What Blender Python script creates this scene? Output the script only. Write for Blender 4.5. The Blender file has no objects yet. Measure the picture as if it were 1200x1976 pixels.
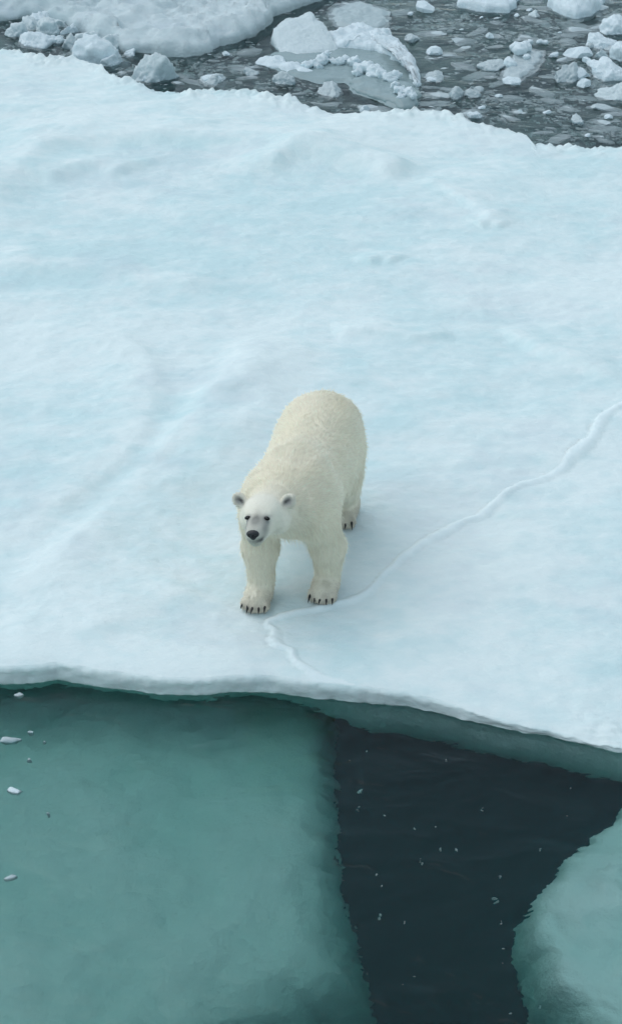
import bpy, math, random
import numpy as np
from mathutils import Vector, Matrix

R = math.radians
random.seed(7)
rng = np.random.default_rng(7)
scene = bpy.context.scene
COL = scene.collection

# ------------------------------------------------------------------ camera
CAM_H, CAM_PITCH, F_PX = 8.3, R(32.0), 3600.0      # metres above the ice, degrees below level, focal length in photo pixels
cam_d = bpy.data.cameras.new('camera')
cam_d.sensor_fit = 'VERTICAL'
cam_d.sensor_height = 24.0
cam_d.lens = F_PX / 1976.0 * 24.0
cam_d.clip_start, cam_d.clip_end = 0.1, 3000.0
cam = bpy.data.objects.new('camera', cam_d)
COL.objects.link(cam)
cam.location = (0, 0, CAM_H)
cam.rotation_euler = (math.pi / 2 - CAM_PITCH, 0, 0)
scene.camera = cam

# ------------------------------------------------------------------ overcast sky and veiled sun
SUN_ELEV, SUN_AZ = R(62), R(-66)                    # azimuth from +Y towards +X
world = bpy.data.worlds.new('World')
scene.world = world
world.use_nodes = True
wn, wl_ = world.node_tree.nodes, world.node_tree.links
bg = wn['Background']
sky = wn.new('ShaderNodeTexSky')
sky.sky_type = 'NISHITA'
sky.sun_disc = False
sky.sun_elevation = SUN_ELEV
sky.sun_rotation = SUN_AZ
sky.air_density, sky.dust_density, sky.ozone_density = 1.0, 1.0, 1.5
hs = wn.new('ShaderNodeHueSaturation')
hs.inputs['Hue'].default_value = 0.466
hs.inputs['Saturation'].default_value = 0.62       # a thin even cloud deck greys the blue
wl_.new(sky.outputs[0], hs.inputs['Color'])
wl_.new(hs.outputs[0], bg.inputs['Color'])
bg.inputs['Strength'].default_value = 0.15
sd = bpy.data.lights.new('sun', 'SUN')
sd.energy, sd.angle, sd.color = 0.5, R(68), (1.0, 0.985, 0.96)
sun = bpy.data.objects.new('sun', sd)
COL.objects.link(sun)
sdir = Vector((math.sin(SUN_AZ) * math.cos(SUN_ELEV), math.cos(SUN_AZ) * math.cos(SUN_ELEV), math.sin(SUN_ELEV)))
sun.rotation_euler = sdir.to_track_quat('Z', 'Y').to_euler()
sun.location = sdir * 30
scene.view_settings.view_transform = 'Standard'
scene.view_settings.look = 'None'
scene.view_settings.exposure = 0.33
scene.view_settings.gamma = 1.0
scene.view_settings.use_curve_mapping = False
cy = scene.cycles
cy.use_denoising = True
cy.max_bounces, cy.diffuse_bounces, cy.transmission_bounces, cy.glossy_bounces = 8, 3, 6, 3
cy.volume_bounces = 1
cy.use_adaptive_sampling, cy.adaptive_threshold = True, 0.02
cy.sample_clamp_indirect = 6.0

WL = -0.185                                           # water level; the ice surface round the bear is z = 0

# ------------------------------------------------------------------ helpers: geometry of the view (to measure the place)
_F = np.array([0, math.cos(CAM_PITCH), -math.sin(CAM_PITCH)])
_U = np.array([0, math.sin(CAM_PITCH), math.cos(CAM_PITCH)])

def ray(u, v):
    d = _F + np.array([1.0, 0, 0]) * (u - 600) / F_PX - _U * (v - 988) / F_PX
    return d / np.linalg.norm(d)

def G(u, v, z=0.0):
    """ground point seen at a photo pixel"""
    d = ray(u, v)
    p = np.array([0, 0, CAM_H]) + d * ((z - CAM_H) / d[2])
    return p[:2]

def GW(u, v, z):
    """the same below the water surface, with refraction"""
    d = ray(u, v)
    p = np.array([0, 0, CAM_H]) + d * ((WL - CAM_H) / d[2])
    n = np.array([0, 0, 1.0]); e = 1 / 1.33
    c = -d[2]
    t = d * e + n * (e * c - math.sqrt(1 - e * e * (1 - c * c)))
    return (p + t * ((z - WL) / t[2]))[:2]

def PX(depth_y, z=0.0):
    """photo pixels per metre at a place"""
    return F_PX / (depth_y * _F[1] + (z - CAM_H) * _F[2])

# ------------------------------------------------------------------ helpers: noise
_perm = np.random.default_rng(3).permutation(256).astype(np.int64)
_perm = np.concatenate([_perm, _perm, _perm])
_g3 = np.random.default_rng(4).normal(size=(256, 3)); _g3 /= np.linalg.norm(_g3, axis=1)[:, None]

def noise3(x, y, z):
    x, y, z = np.broadcast_arrays(np.asarray(x, float), np.asarray(y, float), np.asarray(z, float))
    xi, yi, zi = np.floor(x).astype(np.int64), np.floor(y).astype(np.int64), np.floor(z).astype(np.int64)
    xf, yf, zf = x - xi, y - yi, z - zi
    fd = lambda t: t * t * t * (t * (t * 6 - 15) + 10)
    u, v, w = fd(xf), fd(yf), fd(zf)
    out = 0
    for dx in (0, 1):
        for dy in (0, 1):
            for dz in (0, 1):
                h = _perm[_perm[_perm[(xi + dx) & 255] + ((yi + dy) & 255)] + ((zi + dz) & 255)]
                g = _g3[h]
                d = g[..., 0] * (xf - dx) + g[..., 1] * (yf - dy) + g[..., 2] * (zf - dz)
                out = out + d * (u if dx else 1 - u) * (v if dy else 1 - v) * (w if dz else 1 - w)
    return out * 1.6

def fbm(x, y, z=0.0, oct=4, gain=0.5):
    s, a, f = 0, 1.0, 1.0
    for i in range(oct):
        s = s + a * noise3(x * f + 17.3 * i, y * f - 9.1 * i, np.asarray(z) * f + 5.7 * i)
        a *= gain; f *= 2.03
    return s

def sstep(a, b, x):
    t = np.clip((x - a) / (b - a), 0, 1)
    return t * t * (3 - 2 * t)

def catmull(P, step):
    P = np.asarray(P, float)
    Q = np.vstack([2 * P[0] - P[1], P, 2 * P[-1] - P[-2]])
    out = []
    for i in range(1, len(Q) - 2):
        a, b, c, d = Q[i - 1:i + 3]
        n = max(2, int(np.linalg.norm((c - b)[:2]) / step))
        t = np.linspace(0, 1, n, endpoint=False)[:, None]
        out.append(0.5 * (2 * b + (c - a) * t + (2 * a - 5 * b + 4 * c - d) * t ** 2 + (3 * b - a - 3 * c + d) * t ** 3))
    out.append(P[-1:])
    return np.vstack(out)

# ------------------------------------------------------------------ helpers: meshes
def mk_mesh(name, V, polys, smooth=True):
    """V (n,3); polys: list of integer arrays (m,k)"""
    me = bpy.data.meshes.new(name)
    V = np.asarray(V, np.float32)
    polys = [np.asarray(p, np.int32) for p in polys if len(p)]
    me.vertices.add(len(V)); me.vertices.foreach_set('co', V.ravel())
    loops = np.concatenate([p.ravel() for p in polys])
    starts, s = [], 0
    for p in polys:
        k = p.shape[1]
        starts.append(s + np.arange(len(p)) * k); s += p.size
    starts = np.concatenate(starts).astype(np.int32)
    me.loops.add(len(loops)); me.loops.foreach_set('vertex_index', loops)
    me.polygons.add(len(starts)); me.polygons.foreach_set('loop_start', starts)
    me.update(calc_edges=True)
    me.polygons.foreach_set('use_smooth', np.full(len(starts), smooth, bool))
    me.update()
    return me

def vcol(me, name, C):
    C = np.asarray(C, np.float32)
    if C.ndim == 1: C = np.repeat(C[:, None], 3, 1)
    a = me.attributes.new(name, 'FLOAT_COLOR', 'POINT')
    a.data.foreach_set('color', np.hstack([C, np.ones((len(C), 1), np.float32)]).ravel())

def obj(name, me, mat=None, parent=None, loc=None):
    o = bpy.data.objects.new(name, me)
    COL.objects.link(o)
    if mat is not None and me is not None and not me.materials: me.materials.append(mat)
    if parent is not None: o.parent = parent
    if loc is not None: o.location = loc
    return o

def empty(name, loc, rz=0.0):
    o = bpy.data.objects.new(name, None)
    COL.objects.link(o)
    o.location = loc; o.rotation_euler = (0, 0, rz)
    o.empty_display_size = 0.2
    return o

def tag(o, label=None, cat=None, group=None, kind=None):
    if label: o['label'] = label
    if cat: o['category'] = cat
    if group: o['group'] = group
    if kind: o['kind'] = kind
    return o

def grid_quads(ni, nj, wrap=False):
    i = np.arange(ni - 1)[:, None]; j = np.arange(nj if wrap else nj - 1)[None, :]
    j2 = (j + 1) % nj
    a = i * nj + j; b = i * nj + j2; c = (i + 1) * nj + j2; d = (i + 1) * nj + j
    return np.stack([a, b, c, d], -1).reshape(-1, 4)

def vnormals(V, Q):
    a, b, c, d = (V[Q[:, k]] for k in range(4))
    n = np.cross(c - a, d - b)
    N = np.zeros_like(V)
    for k in range(4): np.add.at(N, Q[:, k], n)
    return N / np.maximum(np.linalg.norm(N, axis=1), 1e-12)[:, None]

def surface_nets(Fv, org, h):
    """quad mesh of the zero level of a sampled field (inside < 0)"""
    S = Fv < 0
    nx, ny, nz = Fv.shape
    cs = [S[dx:nx - 1 + dx, dy:ny - 1 + dy, dz:nz - 1 + dz] for dx in (0, 1) for dy in (0, 1) for dz in (0, 1)]
    cnt = sum(c.astype(np.int8) for c in cs)
    act = (cnt > 0) & (cnt < 8)
    I = np.argwhere(act)
    idx = -np.ones(act.shape, np.int64); idx[act] = np.arange(len(I))
    acc = np.zeros((len(I), 3)); n = np.zeros(len(I))
    corners = [(dx, dy, dz) for dx in (0, 1) for dy in (0, 1) for dz in (0, 1)]
    val = {c: Fv[I[:, 0] + c[0], I[:, 1] + c[1], I[:, 2] + c[2]] for c in corners}
    for c in corners:
        for ax in range(3):
            if c[ax] == 0:
                e = list(c); e[ax] = 1; e = tuple(e)
                m = (val[c] < 0) != (val[e] < 0)
                t = np.where(m, val[c] / np.where(m, val[c] - val[e], 1), 0)
                p = np.tile(np.array(c, float), (len(I), 1)); p[:, ax] = t
                acc[m] += p[m]; n[m] += 1
    V = np.array(org) + h * (I + acc / n[:, None])
    quads = []
    for ax in range(3):
        s0 = [slice(None)] * 3; s1 = [slice(None)] * 3
        s0[ax] = slice(0, -1); s1[ax] = slice(1, None)
        ch = S[tuple(s0)] != S[tuple(s1)]
        E = np.argwhere(ch)
        b, c = [(1, 2), (2, 0), (0, 1)][ax]
        E = E[(E[:, b] > 0) & (E[:, c] > 0) & (E[:, b] < Fv.shape[b] - 1) & (E[:, c] < Fv.shape[c] - 1)]
        inside = S[E[:, 0], E[:, 1], E[:, 2]]
        def cell(db, dc):
            K = E.copy(); K[:, b] -= db; K[:, c] -= dc
            return idx[K[:, 0], K[:, 1], K[:, 2]]
        q = np.stack([cell(1, 1), cell(0, 1), cell(0, 0), cell(1, 0)], 1)
        q[~inside] = q[~inside][:, ::-1]
        quads.append(q)
    return V, np.vstack(quads)

class Field:
    """smooth union of simple solids sampled on a grid"""
    def __init__(s, lo, hi, h):
        s.lo, s.h = np.array(lo, float), h
        s.n = [int(math.ceil((b - a) / h)) + 1 for a, b in zip(lo, hi)]
        s.F = np.full(s.n, 1.0, np.float32)
    def win(s, lo, hi):
        sl, cs = [], []
        for k in range(3):
            a = max(0, int((lo[k] - s.lo[k]) / s.h)); b = min(s.n[k], int((hi[k] - s.lo[k]) / s.h) + 2)
            sl.append(slice(a, b)); cs.append(s.lo[k] + s.h * np.arange(a, b))
        X, Y, Z = np.meshgrid(*cs, indexing='ij', sparse=True)
        return tuple(sl), X, Y, Z
    def put(s, sl, d, k, sub=False):
        a = s.F[sl]
        if sub:
            d = -d
            h = np.clip(0.5 - 0.5 * (a - d) / k, 0, 1)
            s.F[sl] = a + (d - a) * h + k * h * (1 - h)
        else:
            h = np.clip(0.5 + 0.5 * (a - d) / k, 0, 1)
            s.F[sl] = a + (d - a) * h - k * h * (1 - h)
    def ell(s, c, r, k=0.05, M=None, sub=False):
        c = np.array(c, float); r = np.array(r, float); m = r.max() + 2.5 * k + 0.02
        sl, X, Y, Z = s.win(c - m, c + m)
        x, y, z = X - c[0], Y - c[1], Z - c[2]
        if M is not None:                             # columns of M are the solid's own axes
            x, y, z = (M[0, i] * x + M[1, i] * y + M[2, i] * z for i in range(3))
        k0 = np.sqrt((x / r[0]) ** 2 + (y / r[1]) ** 2 + (z / r[2]) ** 2)
        k1 = np.sqrt((x / r[0] ** 2) ** 2 + (y / r[1] ** 2) ** 2 + (z / r[2] ** 2) ** 2)
        s.put(sl, k0 * (k0 - 1) / np.maximum(k1, 1e-6), k, sub)
    def cone(s, a, b, ra, rb, k=0.05, flat=(1, 1, 1)):
        a, b = np.array(a, float), np.array(b, float); m = max(ra, rb) + 2.5 * k + 0.02
        sl, X, Y, Z = s.win(np.minimum(a, b) - m, np.maximum(a, b) + m)
        ba = b - a
        t = np.clip(((X - a[0]) * ba[0] + (Y - a[1]) * ba[1] + (Z - a[2]) * ba[2]) / ba.dot(ba), 0, 1)
        d = np.sqrt(((X - a[0] - t * ba[0]) / flat[0]) ** 2 + ((Y - a[1] - t * ba[1]) / flat[1]) ** 2 + ((Z - a[2] - t * ba[2]) / flat[2]) ** 2) - (ra + (rb - ra) * t)
        s.put(sl, d, k)
    def mesh(s):
        return surface_nets(s.F, s.lo, s.h)

def smooth_verts(V, Q, it=2, lam=0.5):
    V = V.copy()
    for _ in range(it):
        A = np.zeros_like(V); n = np.zeros(len(V))
        for k in range(4):
            np.add.at(A, Q[:, k], V[Q[:, (k + 1) % 4]]); np.add.at(n, Q[:, k], 1)
            np.add.at(A, Q[:, k], V[Q[:, (k - 1) % 4]]); np.add.at(n, Q[:, k], 1)
        V += lam * (A / np.maximum(n, 1)[:, None] - V)
    return V

# ------------------------------------------------------------------ materials
def new_mat(name):
    m = bpy.data.materials.new(name); m.use_nodes = True
    nt = m.node_tree
    return m, nt.nodes, nt.links, nt.nodes['Principled BSDF']

def nd(N, t, **kw):
    n = N.new(t)
    for k, v in kw.items():
        if k in n.inputs.keys(): n.inputs[k].default_value = v
        else: setattr(n, k, v)
    return n

def noise_node(N, L, coord, scale, detail=4, rough=0.55, mscale=(1, 1, 1), rot=0.0, distort=0.0):
    mp = N.new('ShaderNodeMapping'); mp.inputs['Scale'].default_value = mscale
    mp.inputs['Rotation'].default_value = (0, 0, rot)
    L.new(coord, mp.inputs['Vector'])
    n = nd(N, 'ShaderNodeTexNoise', Scale=scale, Detail=detail, Roughness=rough, Distortion=distort)
    L.new(mp.outputs[0], n.inputs['Vector'])
    return n.outputs['Fac']

def ramp(N, L, src, a, b, lo=(0, 0, 0, 1), hi=(1, 1, 1, 1)):
    r = N.new('ShaderNodeValToRGB')
    r.color_ramp.elements[0].position = a; r.color_ramp.elements[0].color = lo
    r.color_ramp.elements[1].position = b; r.color_ramp.elements[1].color = hi
    L.new(src, r.inputs[0])
    return r.outputs[0]

def mixc(N, L, fac, a, b):
    m = N.new('ShaderNodeMix'); m.data_type = 'RGBA'
    for sock, v in ((m.inputs[0], fac), (m.inputs[6], a), (m.inputs[7], b)):
        if hasattr(v, 'is_output'): L.new(v, sock)
        elif isinstance(v, (int, float)): sock.default_value = v
        else: sock.default_value = (*v[:3], 1)
    return m.outputs[2]

def math_(N, L, op, a, b):
    m = N.new('ShaderNodeMath'); m.operation = op
    for i, v in enumerate((a, b)):
        if hasattr(v, 'is_output'): L.new(v, m.inputs[i])
        else: m.inputs[i].default_value = v
    return m.outputs[0]

SNOW = (0.80, 0.873, 0.857)
BLUE = (0.625, 0.782, 0.785)

def snow_material(name, fine=1.0):
    m, N, L, B = new_mat(name)
    co = N.new('ShaderNodeNewGeometry').outputs['Position']
    at = nd(N, 'ShaderNodeAttribute', attribute_name='snow')
    n = noise_node(N, L, co, 13.0, 5, 0.62, (0.6, 1, 1), 0.1)
    f = math_(N, L, 'MULTIPLY', ramp(N, L, n, 0.35, 0.75), 0.22)
    L.new(mixc(N, L, f, at.outputs['Color'], BLUE), B.inputs['Base Color'])
    B.inputs['Roughness'].default_value = 0.72
    B.inputs['Specular IOR Level'].default_value = 0.2
    bp = nd(N, 'ShaderNodeBump', Strength=0.5 * fine, Distance=1.0)
    L.new(math_(N, L, 'MULTIPLY', n, 0.026), bp.inputs['Height']); L.new(bp.outputs[0], B.inputs['Normal'])
    return m

def snow_colour(x, y, blue=0.0, white=0.0, snow=SNOW, ice=BLUE, dirt=0.25):
    """snow with thinner, bluer patches and a little grey wind crust"""
    s_ = 0.30 + 0.65 * fbm(x * .42 + 3, y * .62, 1.7, 4) + 0.42 * fbm(x * 1.5, y * 2.6, 7.1, 4, .6) + 0.26 * fbm(x * 5, y * 8, 3.3, 4, .65)
    s_ = np.clip(s_ + blue - white, 0, 1)
    c = np.array(snow) + (np.array(ice) - np.array(snow)) * s_[:, None]
    d = dirt * sstep(.25, .9, fbm(x * .8, y * 1.1, 12.7, 4, .6) + .25 * fbm(x * 5, y * 6, 2.2, 3))
    return c + (np.array([.57, .64, .68]) - c) * d[:, None]

M_SNOW = snow_material('snow_covered_ice')
M_FARSNOW = snow_material('wind_packed_snow', 1.5)
M_CRACK = snow_material('refrozen_crack_snow', 0.3)

def ice_material(name, top, side, rough=0.5, scale=9.0, relief=0.03):
    """broken sea ice: snow on what faces up, bare ice on the flanks"""
    m, N, L, B = new_mat(name)
    geo = N.new('ShaderNodeNewGeometry'); co = geo.outputs['Position']
    sp = N.new('ShaderNodeSeparateXYZ'); L.new(geo.outputs['Normal'], sp.inputs[0])
    n1 = noise_node(N, L, co, scale, 5, 0.6)
    t = math_(N, L, 'ADD', sp.outputs[2], math_(N, L, 'MULTIPLY', n1, 0.8))
    f = ramp(N, L, t, 0.55, 0.95)
    n2 = noise_node(N, L, co, scale * 0.4, 4, 0.6)
    sc = mixc(N, L, ramp(N, L, n2, 0.35, 0.7), side, tuple(min(1, c * 1.25) for c in side))
    L.new(mixc(N, L, f, sc, top), B.inputs['Base Color'])
    B.inputs['Roughness'].default_value = rough
    B.inputs['Specular IOR Level'].default_value = 0.35
    b2 = noise_node(N, L, co, scale * 3, 5, 0.65)
    bp = nd(N, 'ShaderNodeBump', Strength=0.6, Distance=1.0)
    L.new(math_(N, L, 'MULTIPLY', b2, relief), bp.inputs['Height']); L.new(bp.outputs[0], B.inputs['Normal'])
    return m

M_CHUNK = ice_material('broken_sea_ice', (0.64, 0.72, 0.73), (0.46, 0.56, 0.58))
M_WHITE = ice_material('crumbled_snow', (0.76, 0.845, 0.87), (0.66, 0.76, 0.79), 0.7, 14.0, 0.03)
M_BRASH = ice_material('wet_brash_ice', (0.52, 0.59, 0.60), (0.38, 0.46, 0.48), 0.35, 12.0, 0.015)
M_PLATE = ice_material('smooth_tilted_ice', (0.44, 0.52, 0.53), (0.36, 0.45, 0.46), 0.4, 7.0, 0.008)
M_WET = ice_material('waterlogged_ice', (0.28, 0.36, 0.365), (0.24, 0.33, 0.335), 0.22, 5.0, 0.012)

def underwater_material(name, a, b):
    m, N, L, B = new_mat(name)
    co = N.new('ShaderNodeNewGeometry').outputs['Position']
    n = noise_node(N, L, co, 0.9, 6, 0.6, (1, 1, 1), 0.3, 0.5)
    n2 = noise_node(N, L, co, 4.5, 5, 0.6)
    f = math_(N, L, 'ADD', math_(N, L, 'MULTIPLY', ramp(N, L, n, 0.3, 0.7), 0.75), math_(N, L, 'MULTIPLY', n2, 0.25))
    L.new(mixc(N, L, f, a, b), B.inputs['Base Color'])
    B.inputs['Roughness'].default_value = 0.9
    B.inputs['Specular IOR Level'].default_value = 0.0
    bp = nd(N, 'ShaderNodeBump', Strength=0.5, Distance=1.0)
    L.new(math_(N, L, 'MULTIPLY', n2, 0.08), bp.inputs['Height']); L.new(bp.outputs[0], B.inputs['Normal'])
    return m

M_UNDER = underwater_material('submerged_ice', (0.68, 0.82, 0.79), (0.80, 0.91, 0.88))
M_BLOCK = underwater_material('clear_blue_green_ice', (0.66, 0.86, 0.83), (0.78, 0.94, 0.91))
M_MURK = underwater_material('sunken_slush', (0.22, 0.22, 0.22), (0.54, 0.51, 0.50))
M_WALL = underwater_material('submerged_glass_ice', (0.50, 0.68, 0.66), (0.62, 0.78, 0.76))

# sea water: clear surface with small ripples over an absorbing body
def water_material():
    m, N, L, B = new_mat('cold_sea_water')
    N.remove(B)
    out = N['Material Output']
    co = N.new('ShaderNodeNewGeometry').outputs['Position']
    r1 = noise_node(N, L, co, 1.6, 3, 0.5, (1, 1.6, 1), 0.4, 0.6)
    r2 = noise_node(N, L, co, 6.0, 2, 0.45, (1, 1.5, 1), 0.2, 0.8)
    r3 = noise_node(N, L, co, 26.0, 3, 0.5)
    h = math_(N, L, 'ADD', math_(N, L, 'MULTIPLY', r1, 0.035),
              math_(N, L, 'ADD', math_(N, L, 'MULTIPLY', r2, 0.006), math_(N, L, 'MULTIPLY', r3, 0.0002)))
    bp = nd(N, 'ShaderNodeBump', Strength=1.0, Distance=1.0)
    L.new(h, bp.inputs['Height'])
    g = nd(N, 'ShaderNodeBsdfGlossy', Roughness=0.04)
    t = nd(N, 'ShaderNodeBsdfRefraction', Roughness=0.0, IOR=1.33)
    fr = nd(N, 'ShaderNodeFresnel', IOR=1.33)
    for n in (g, t, fr): L.new(bp.outputs[0], n.inputs['Normal'])
    mx = N.new('ShaderNodeMixShader')
    L.new(fr.outputs[0], mx.inputs[0]); L.new(t.outputs[0], mx.inputs[1]); L.new(g.outputs[0], mx.inputs[2])
    L.new(mx.outputs[0], out.inputs['Surface'])
    va = nd(N, 'ShaderNodeVolumeAbsorption', Density=1.15)
    va.inputs['Color'].default_value = (0.25, 0.70, 0.655, 1)   # absorption per metre = 1.3 x (1 - colour)
    vs = nd(N, 'ShaderNodeVolumeScatter', Density=0.15)
    vs.inputs['Color'].default_value = (0.35, 0.75, 0.95, 1)
    ad = N.new('ShaderNodeAddShader')
    L.new(va.outputs[0], ad.inputs[0]); L.new(vs.outputs[0], ad.inputs[1])
    L.new(ad.outputs[0], out.inputs['Volume'])
    return m
M_WATER = water_material()

# ------------------------------------------------------------------ the sea
S = 700.0
wv = [(-S, -S, WL), (S, -S, WL), (S, S, WL), (-S, S, WL), (-S, -S, -60), (S, -S, -60), (S, S, -60), (-S, S, -60)]
wf = [[0, 1, 2, 3], [7, 6, 5, 4], [0, 4, 5, 1], [1, 5, 6, 2], [2, 6, 7, 3], [3, 7, 4, 0]]
water = obj('sea_water', mk_mesh('sea_water', wv, [wf], False), M_WATER)
tag(water, 'calm dark sea water between the ice floes', kind='structure')

# ------------------------------------------------------------------ where the bear stands
BEAR_YAW = R(13)
B0 = G(556, 1153)
def bear_xy(x, y):
    c, s = math.cos(-BEAR_YAW), math.sin(-BEAR_YAW)
    return np.array([B0[0] + c * x - s * y, B0[1] + s * x + c * y])
PAWS = {'fr': (-0.215, -0.075), 'fl': (0.265, 0.155), 'hl': (0.185, 1.29), 'hr': (-0.17, 1.38)}

# ------------------------------------------------------------------ the floe the bear stands on
near_px = [(0, 1290), (60, 1288), (110, 1282), (150, 1289), (230, 1300), (310, 1310), (380, 1312), (430, 1308), (500, 1306), (560, 1313), (620, 1321),
           (700, 1328), (780, 1338), (850, 1356), (920, 1376), (1000, 1397), (1060, 1412), (1120, 1428), (1200, 1447)]
far_px = [(0, 90), (40, 95), (70, 105), (130, 103), (170, 112), (198, 117), (214, 140), (260, 152), (300, 171), (350, 174), (400, 171), (440, 172), (478, 167),
          (500, 174), (520, 178), (560, 185), (600, 200), (640, 208), (690, 211), (702, 206), (720, 212), (790, 215), (860, 214), (900, 227), (940, 240), (1000, 247),
          (1018, 250), (1030, 270), (1080, 272), (1150, 275), (1200, 277)]
_dx, _dz = [-5, -2.5, 0.4, 1.2, 1.8, 2.6, 5], [.0, .0, .015, .065, .11, .13, .135]      # the floe dips to the water on the right
nb = np.array([G(u, v, -0.055 - np.interp((u - 600) / 268., _dx, _dz)) for u, v in near_px]); fb = np.array([G(u, v, 0.03) for u, v in far_px])
nbx = np.concatenate([[-14, -9, -5], nb[:, 0], [4, 7, 14]]); nby = np.concatenate([[12.6, 12.0, 11.6], nb[:, 1], [nb[-1, 1] - .55, nb[-1, 1] - 1.3, nb[-1, 1] - 1.6]])
fbx = np.concatenate([[-14, -9, -6], fb[:, 0], [5.5, 8, 14]]); fby = np.concatenate([[25.8, 26.4, 26.2], fb[:, 1], [fb[-1, 1] - .2, fb[-1, 1] - .5, fb[-1, 1] + .5]])
xs = np.concatenate([np.arange(-14, -5, 0.16), np.arange(-5, 5, 0.024), np.arange(5, 14.01, 0.16)])
def ynear(x):
    return np.interp(x, nbx, nby) + 0.012 * fbm(x * 3.0, 2.2, 0, 4) + 0.006 * noise3(x * 22, 0.3, 5.5)
def yfar(x):
    return np.interp(x, fbx, fby) + 0.05 * fbm(x * 3.1, 7.7, 0, 4, 0.6) + 0.035 * noise3(x * 11, 1.3, 2.5)

# the refrozen crack, measured along its middle (pixel, pixel, half width in metres)
crack_px = [(1260, 748, .06), (1230, 765, .06), (1200, 782, .055), (1165, 806, .06), (1142, 843, .07), (1120, 862, .075), (1100, 884, .075), (1083, 902, .05), (1050, 918, .045),
            (1010, 935, .05), (965, 957, .05), (945, 975, .055), (925, 990, .055), (880, 1010, .06), (840, 1030, .055), (805, 1050, .045), (788, 1068, .045),
            (770, 1081, .045), (745, 1105, .04), (725, 1130, .035), (690, 1150, .03), (660, 1161, .03), (620, 1170, .035), (580, 1177, .04), (540, 1184, .045),
            (518, 1194, .05), (531, 1208, .045), (522, 1230, .055), (536, 1248, .05), (559, 1253, .05), (565, 1271, .05), (592, 1284, .05), (618, 1300, .05), (655, 1309, .055), (690, 1322, .05)]
cp = np.array([[*G(u, v), w] for u, v, w in crack_px])
CR = catmull(cp, 0.06)
CR[:, 0] += .028 * noise3(CR[:, 0] * 4, CR[:, 1] * 4, 1.5); CR[:, 1] += .045 * noise3(CR[:, 0] * 3.5, CR[:, 1] * 3.5, 7.5)
CRs = np.concatenate([[0], np.cumsum(np.linalg.norm(np.diff(CR[:, :2], axis=0), axis=1))])

def near_curve(px, py, C):
    """distance to the nearest point of a polyline, signed by side, and the running index there"""
    A = C[:-1, :2]; D = C[1:, :2] - A; L2 = (D ** 2).sum(1)
    d = np.zeros(len(px)); k = np.zeros(len(px)); sg = np.zeros(len(px))
    for s in range(0, len(px), 8000):
        ax = px[s:s + 8000, None] - A[None, :, 0]; ay = py[s:s + 8000, None] - A[None, :, 1]
        t = np.clip((ax * D[:, 0] + ay * D[:, 1]) / L2, 0, 1)
        q = (ax - t * D[:, 0]) ** 2 + (ay - t * D[:, 1]) ** 2
        j = q.argmin(1); r = np.arange(len(j))
        d[s:s + 8000] = np.sqrt(q[r, j]); k[s:s + 8000] = j + t[r, j]
        sg[s:s + 8000] = np.sign(D[j, 0] * ay[r, j] - D[j, 1] * ax[r, j])
    return d, k, sg

def crack_profile(x, y):
    hgt = np.zeros_like(x); wt = np.zeros_like(x)
    m = (x > CR[:, 0].min() - .5) & (x < CR[:, 0].max() + .5) & (y > CR[:, 1].min() - .5) & (y < CR[:, 1].max() + .5)
    px, py = x[m], y[m]
    d, k, sg = near_curve(px, py, CR)
    ki = np.arange(len(CR)); al = np.interp(k, ki, CRs)
    w = .62 * np.maximum(np.interp(k, ki, CR[:, 2]), .042) * (1.05 + 0.40 * noise3(al * 4.0, 3.3, 0.7) + 0.30 * noise3(al * 11.0, 1.3, 4.7) + .16 * noise3(al * 27.0, 5.3, 2.7))
    q = -sg * d / w                                  # +1 at the sharp edge on the bear's side
    amp = 0.026 * np.clip(w / .045, .8, 1.3)
    rise = sstep(-1.7, -0.4, q) * (1 - sstep(0.80, 1.10, q)) * (1 + .25 * noise3(px * 14, py * 14, 2.0))
    ditch = np.exp(-((q - 1.22) / 0.22) ** 2) * 0.50 + np.exp(-((q + 1.6) / 0.7) ** 2) * 0.20
    hgt[m] = amp * (rise - ditch)
    wt[m] = sstep(-1.4, -0.6, q) * (1 - sstep(0.98, 1.1, q))
    return hgt, wt

# soft drifts: (pixel path, half width m, height m, steep side -1 / +1 / 0)
drifts = [
    ([(-60, 430), (0, 372), (60, 303), (150, 272), (300, 266), (450, 271), (600, 290), (720, 322)], .42, .10, 1),
    ([(80, 352), (130, 329), (200, 322), (250, 338)], .28, .09, 1),
    ([(515, 340), (535, 312), (600, 303), (700, 318), (780, 345)], .26, .12, 1),
    ([(-40, 622), (60, 628), (150, 642), (230, 662), (282, 705), (288, 790), (250, 868), (180, 930), (90, 990), (-40, 1062)], .26, .045, -1),
    ([(520, 640), (480, 695), (425, 765), (335, 870), (240, 962), (120, 1085), (0, 1150)], .30, .060, 1),
    ([(-40, 508), (150, 514), (300, 540), (420, 560)], .30, .055, 1),
    ([(640, 648), (720, 641), (800, 652), (880, 641)], .14, .045, 1),
    ([(960, 625), (1010, 655), (1060, 682), (1130, 706), (1200, 745)], .15, .05, 1),
    ([(800, 345), (860, 365), (910, 395), (960, 432)], .16, .05, 1),
    ([(705, 512), (735, 498), (765, 508)], .11, .05, 1),
    ([(920, 440), (945, 434), (970, 442)], .10, .05, 1),
    ([(0, 1265), (120, 1235), (260, 1180), (390, 1130)], .25, .04, 1),
    ([(700, 1240), (820, 1215), (950, 1120), (1150, 1080)], .25, .03, 1),
    ([(560, 640), (470, 780), (430, 900), (420, 960)], .5, .06, 0),
]
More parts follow.
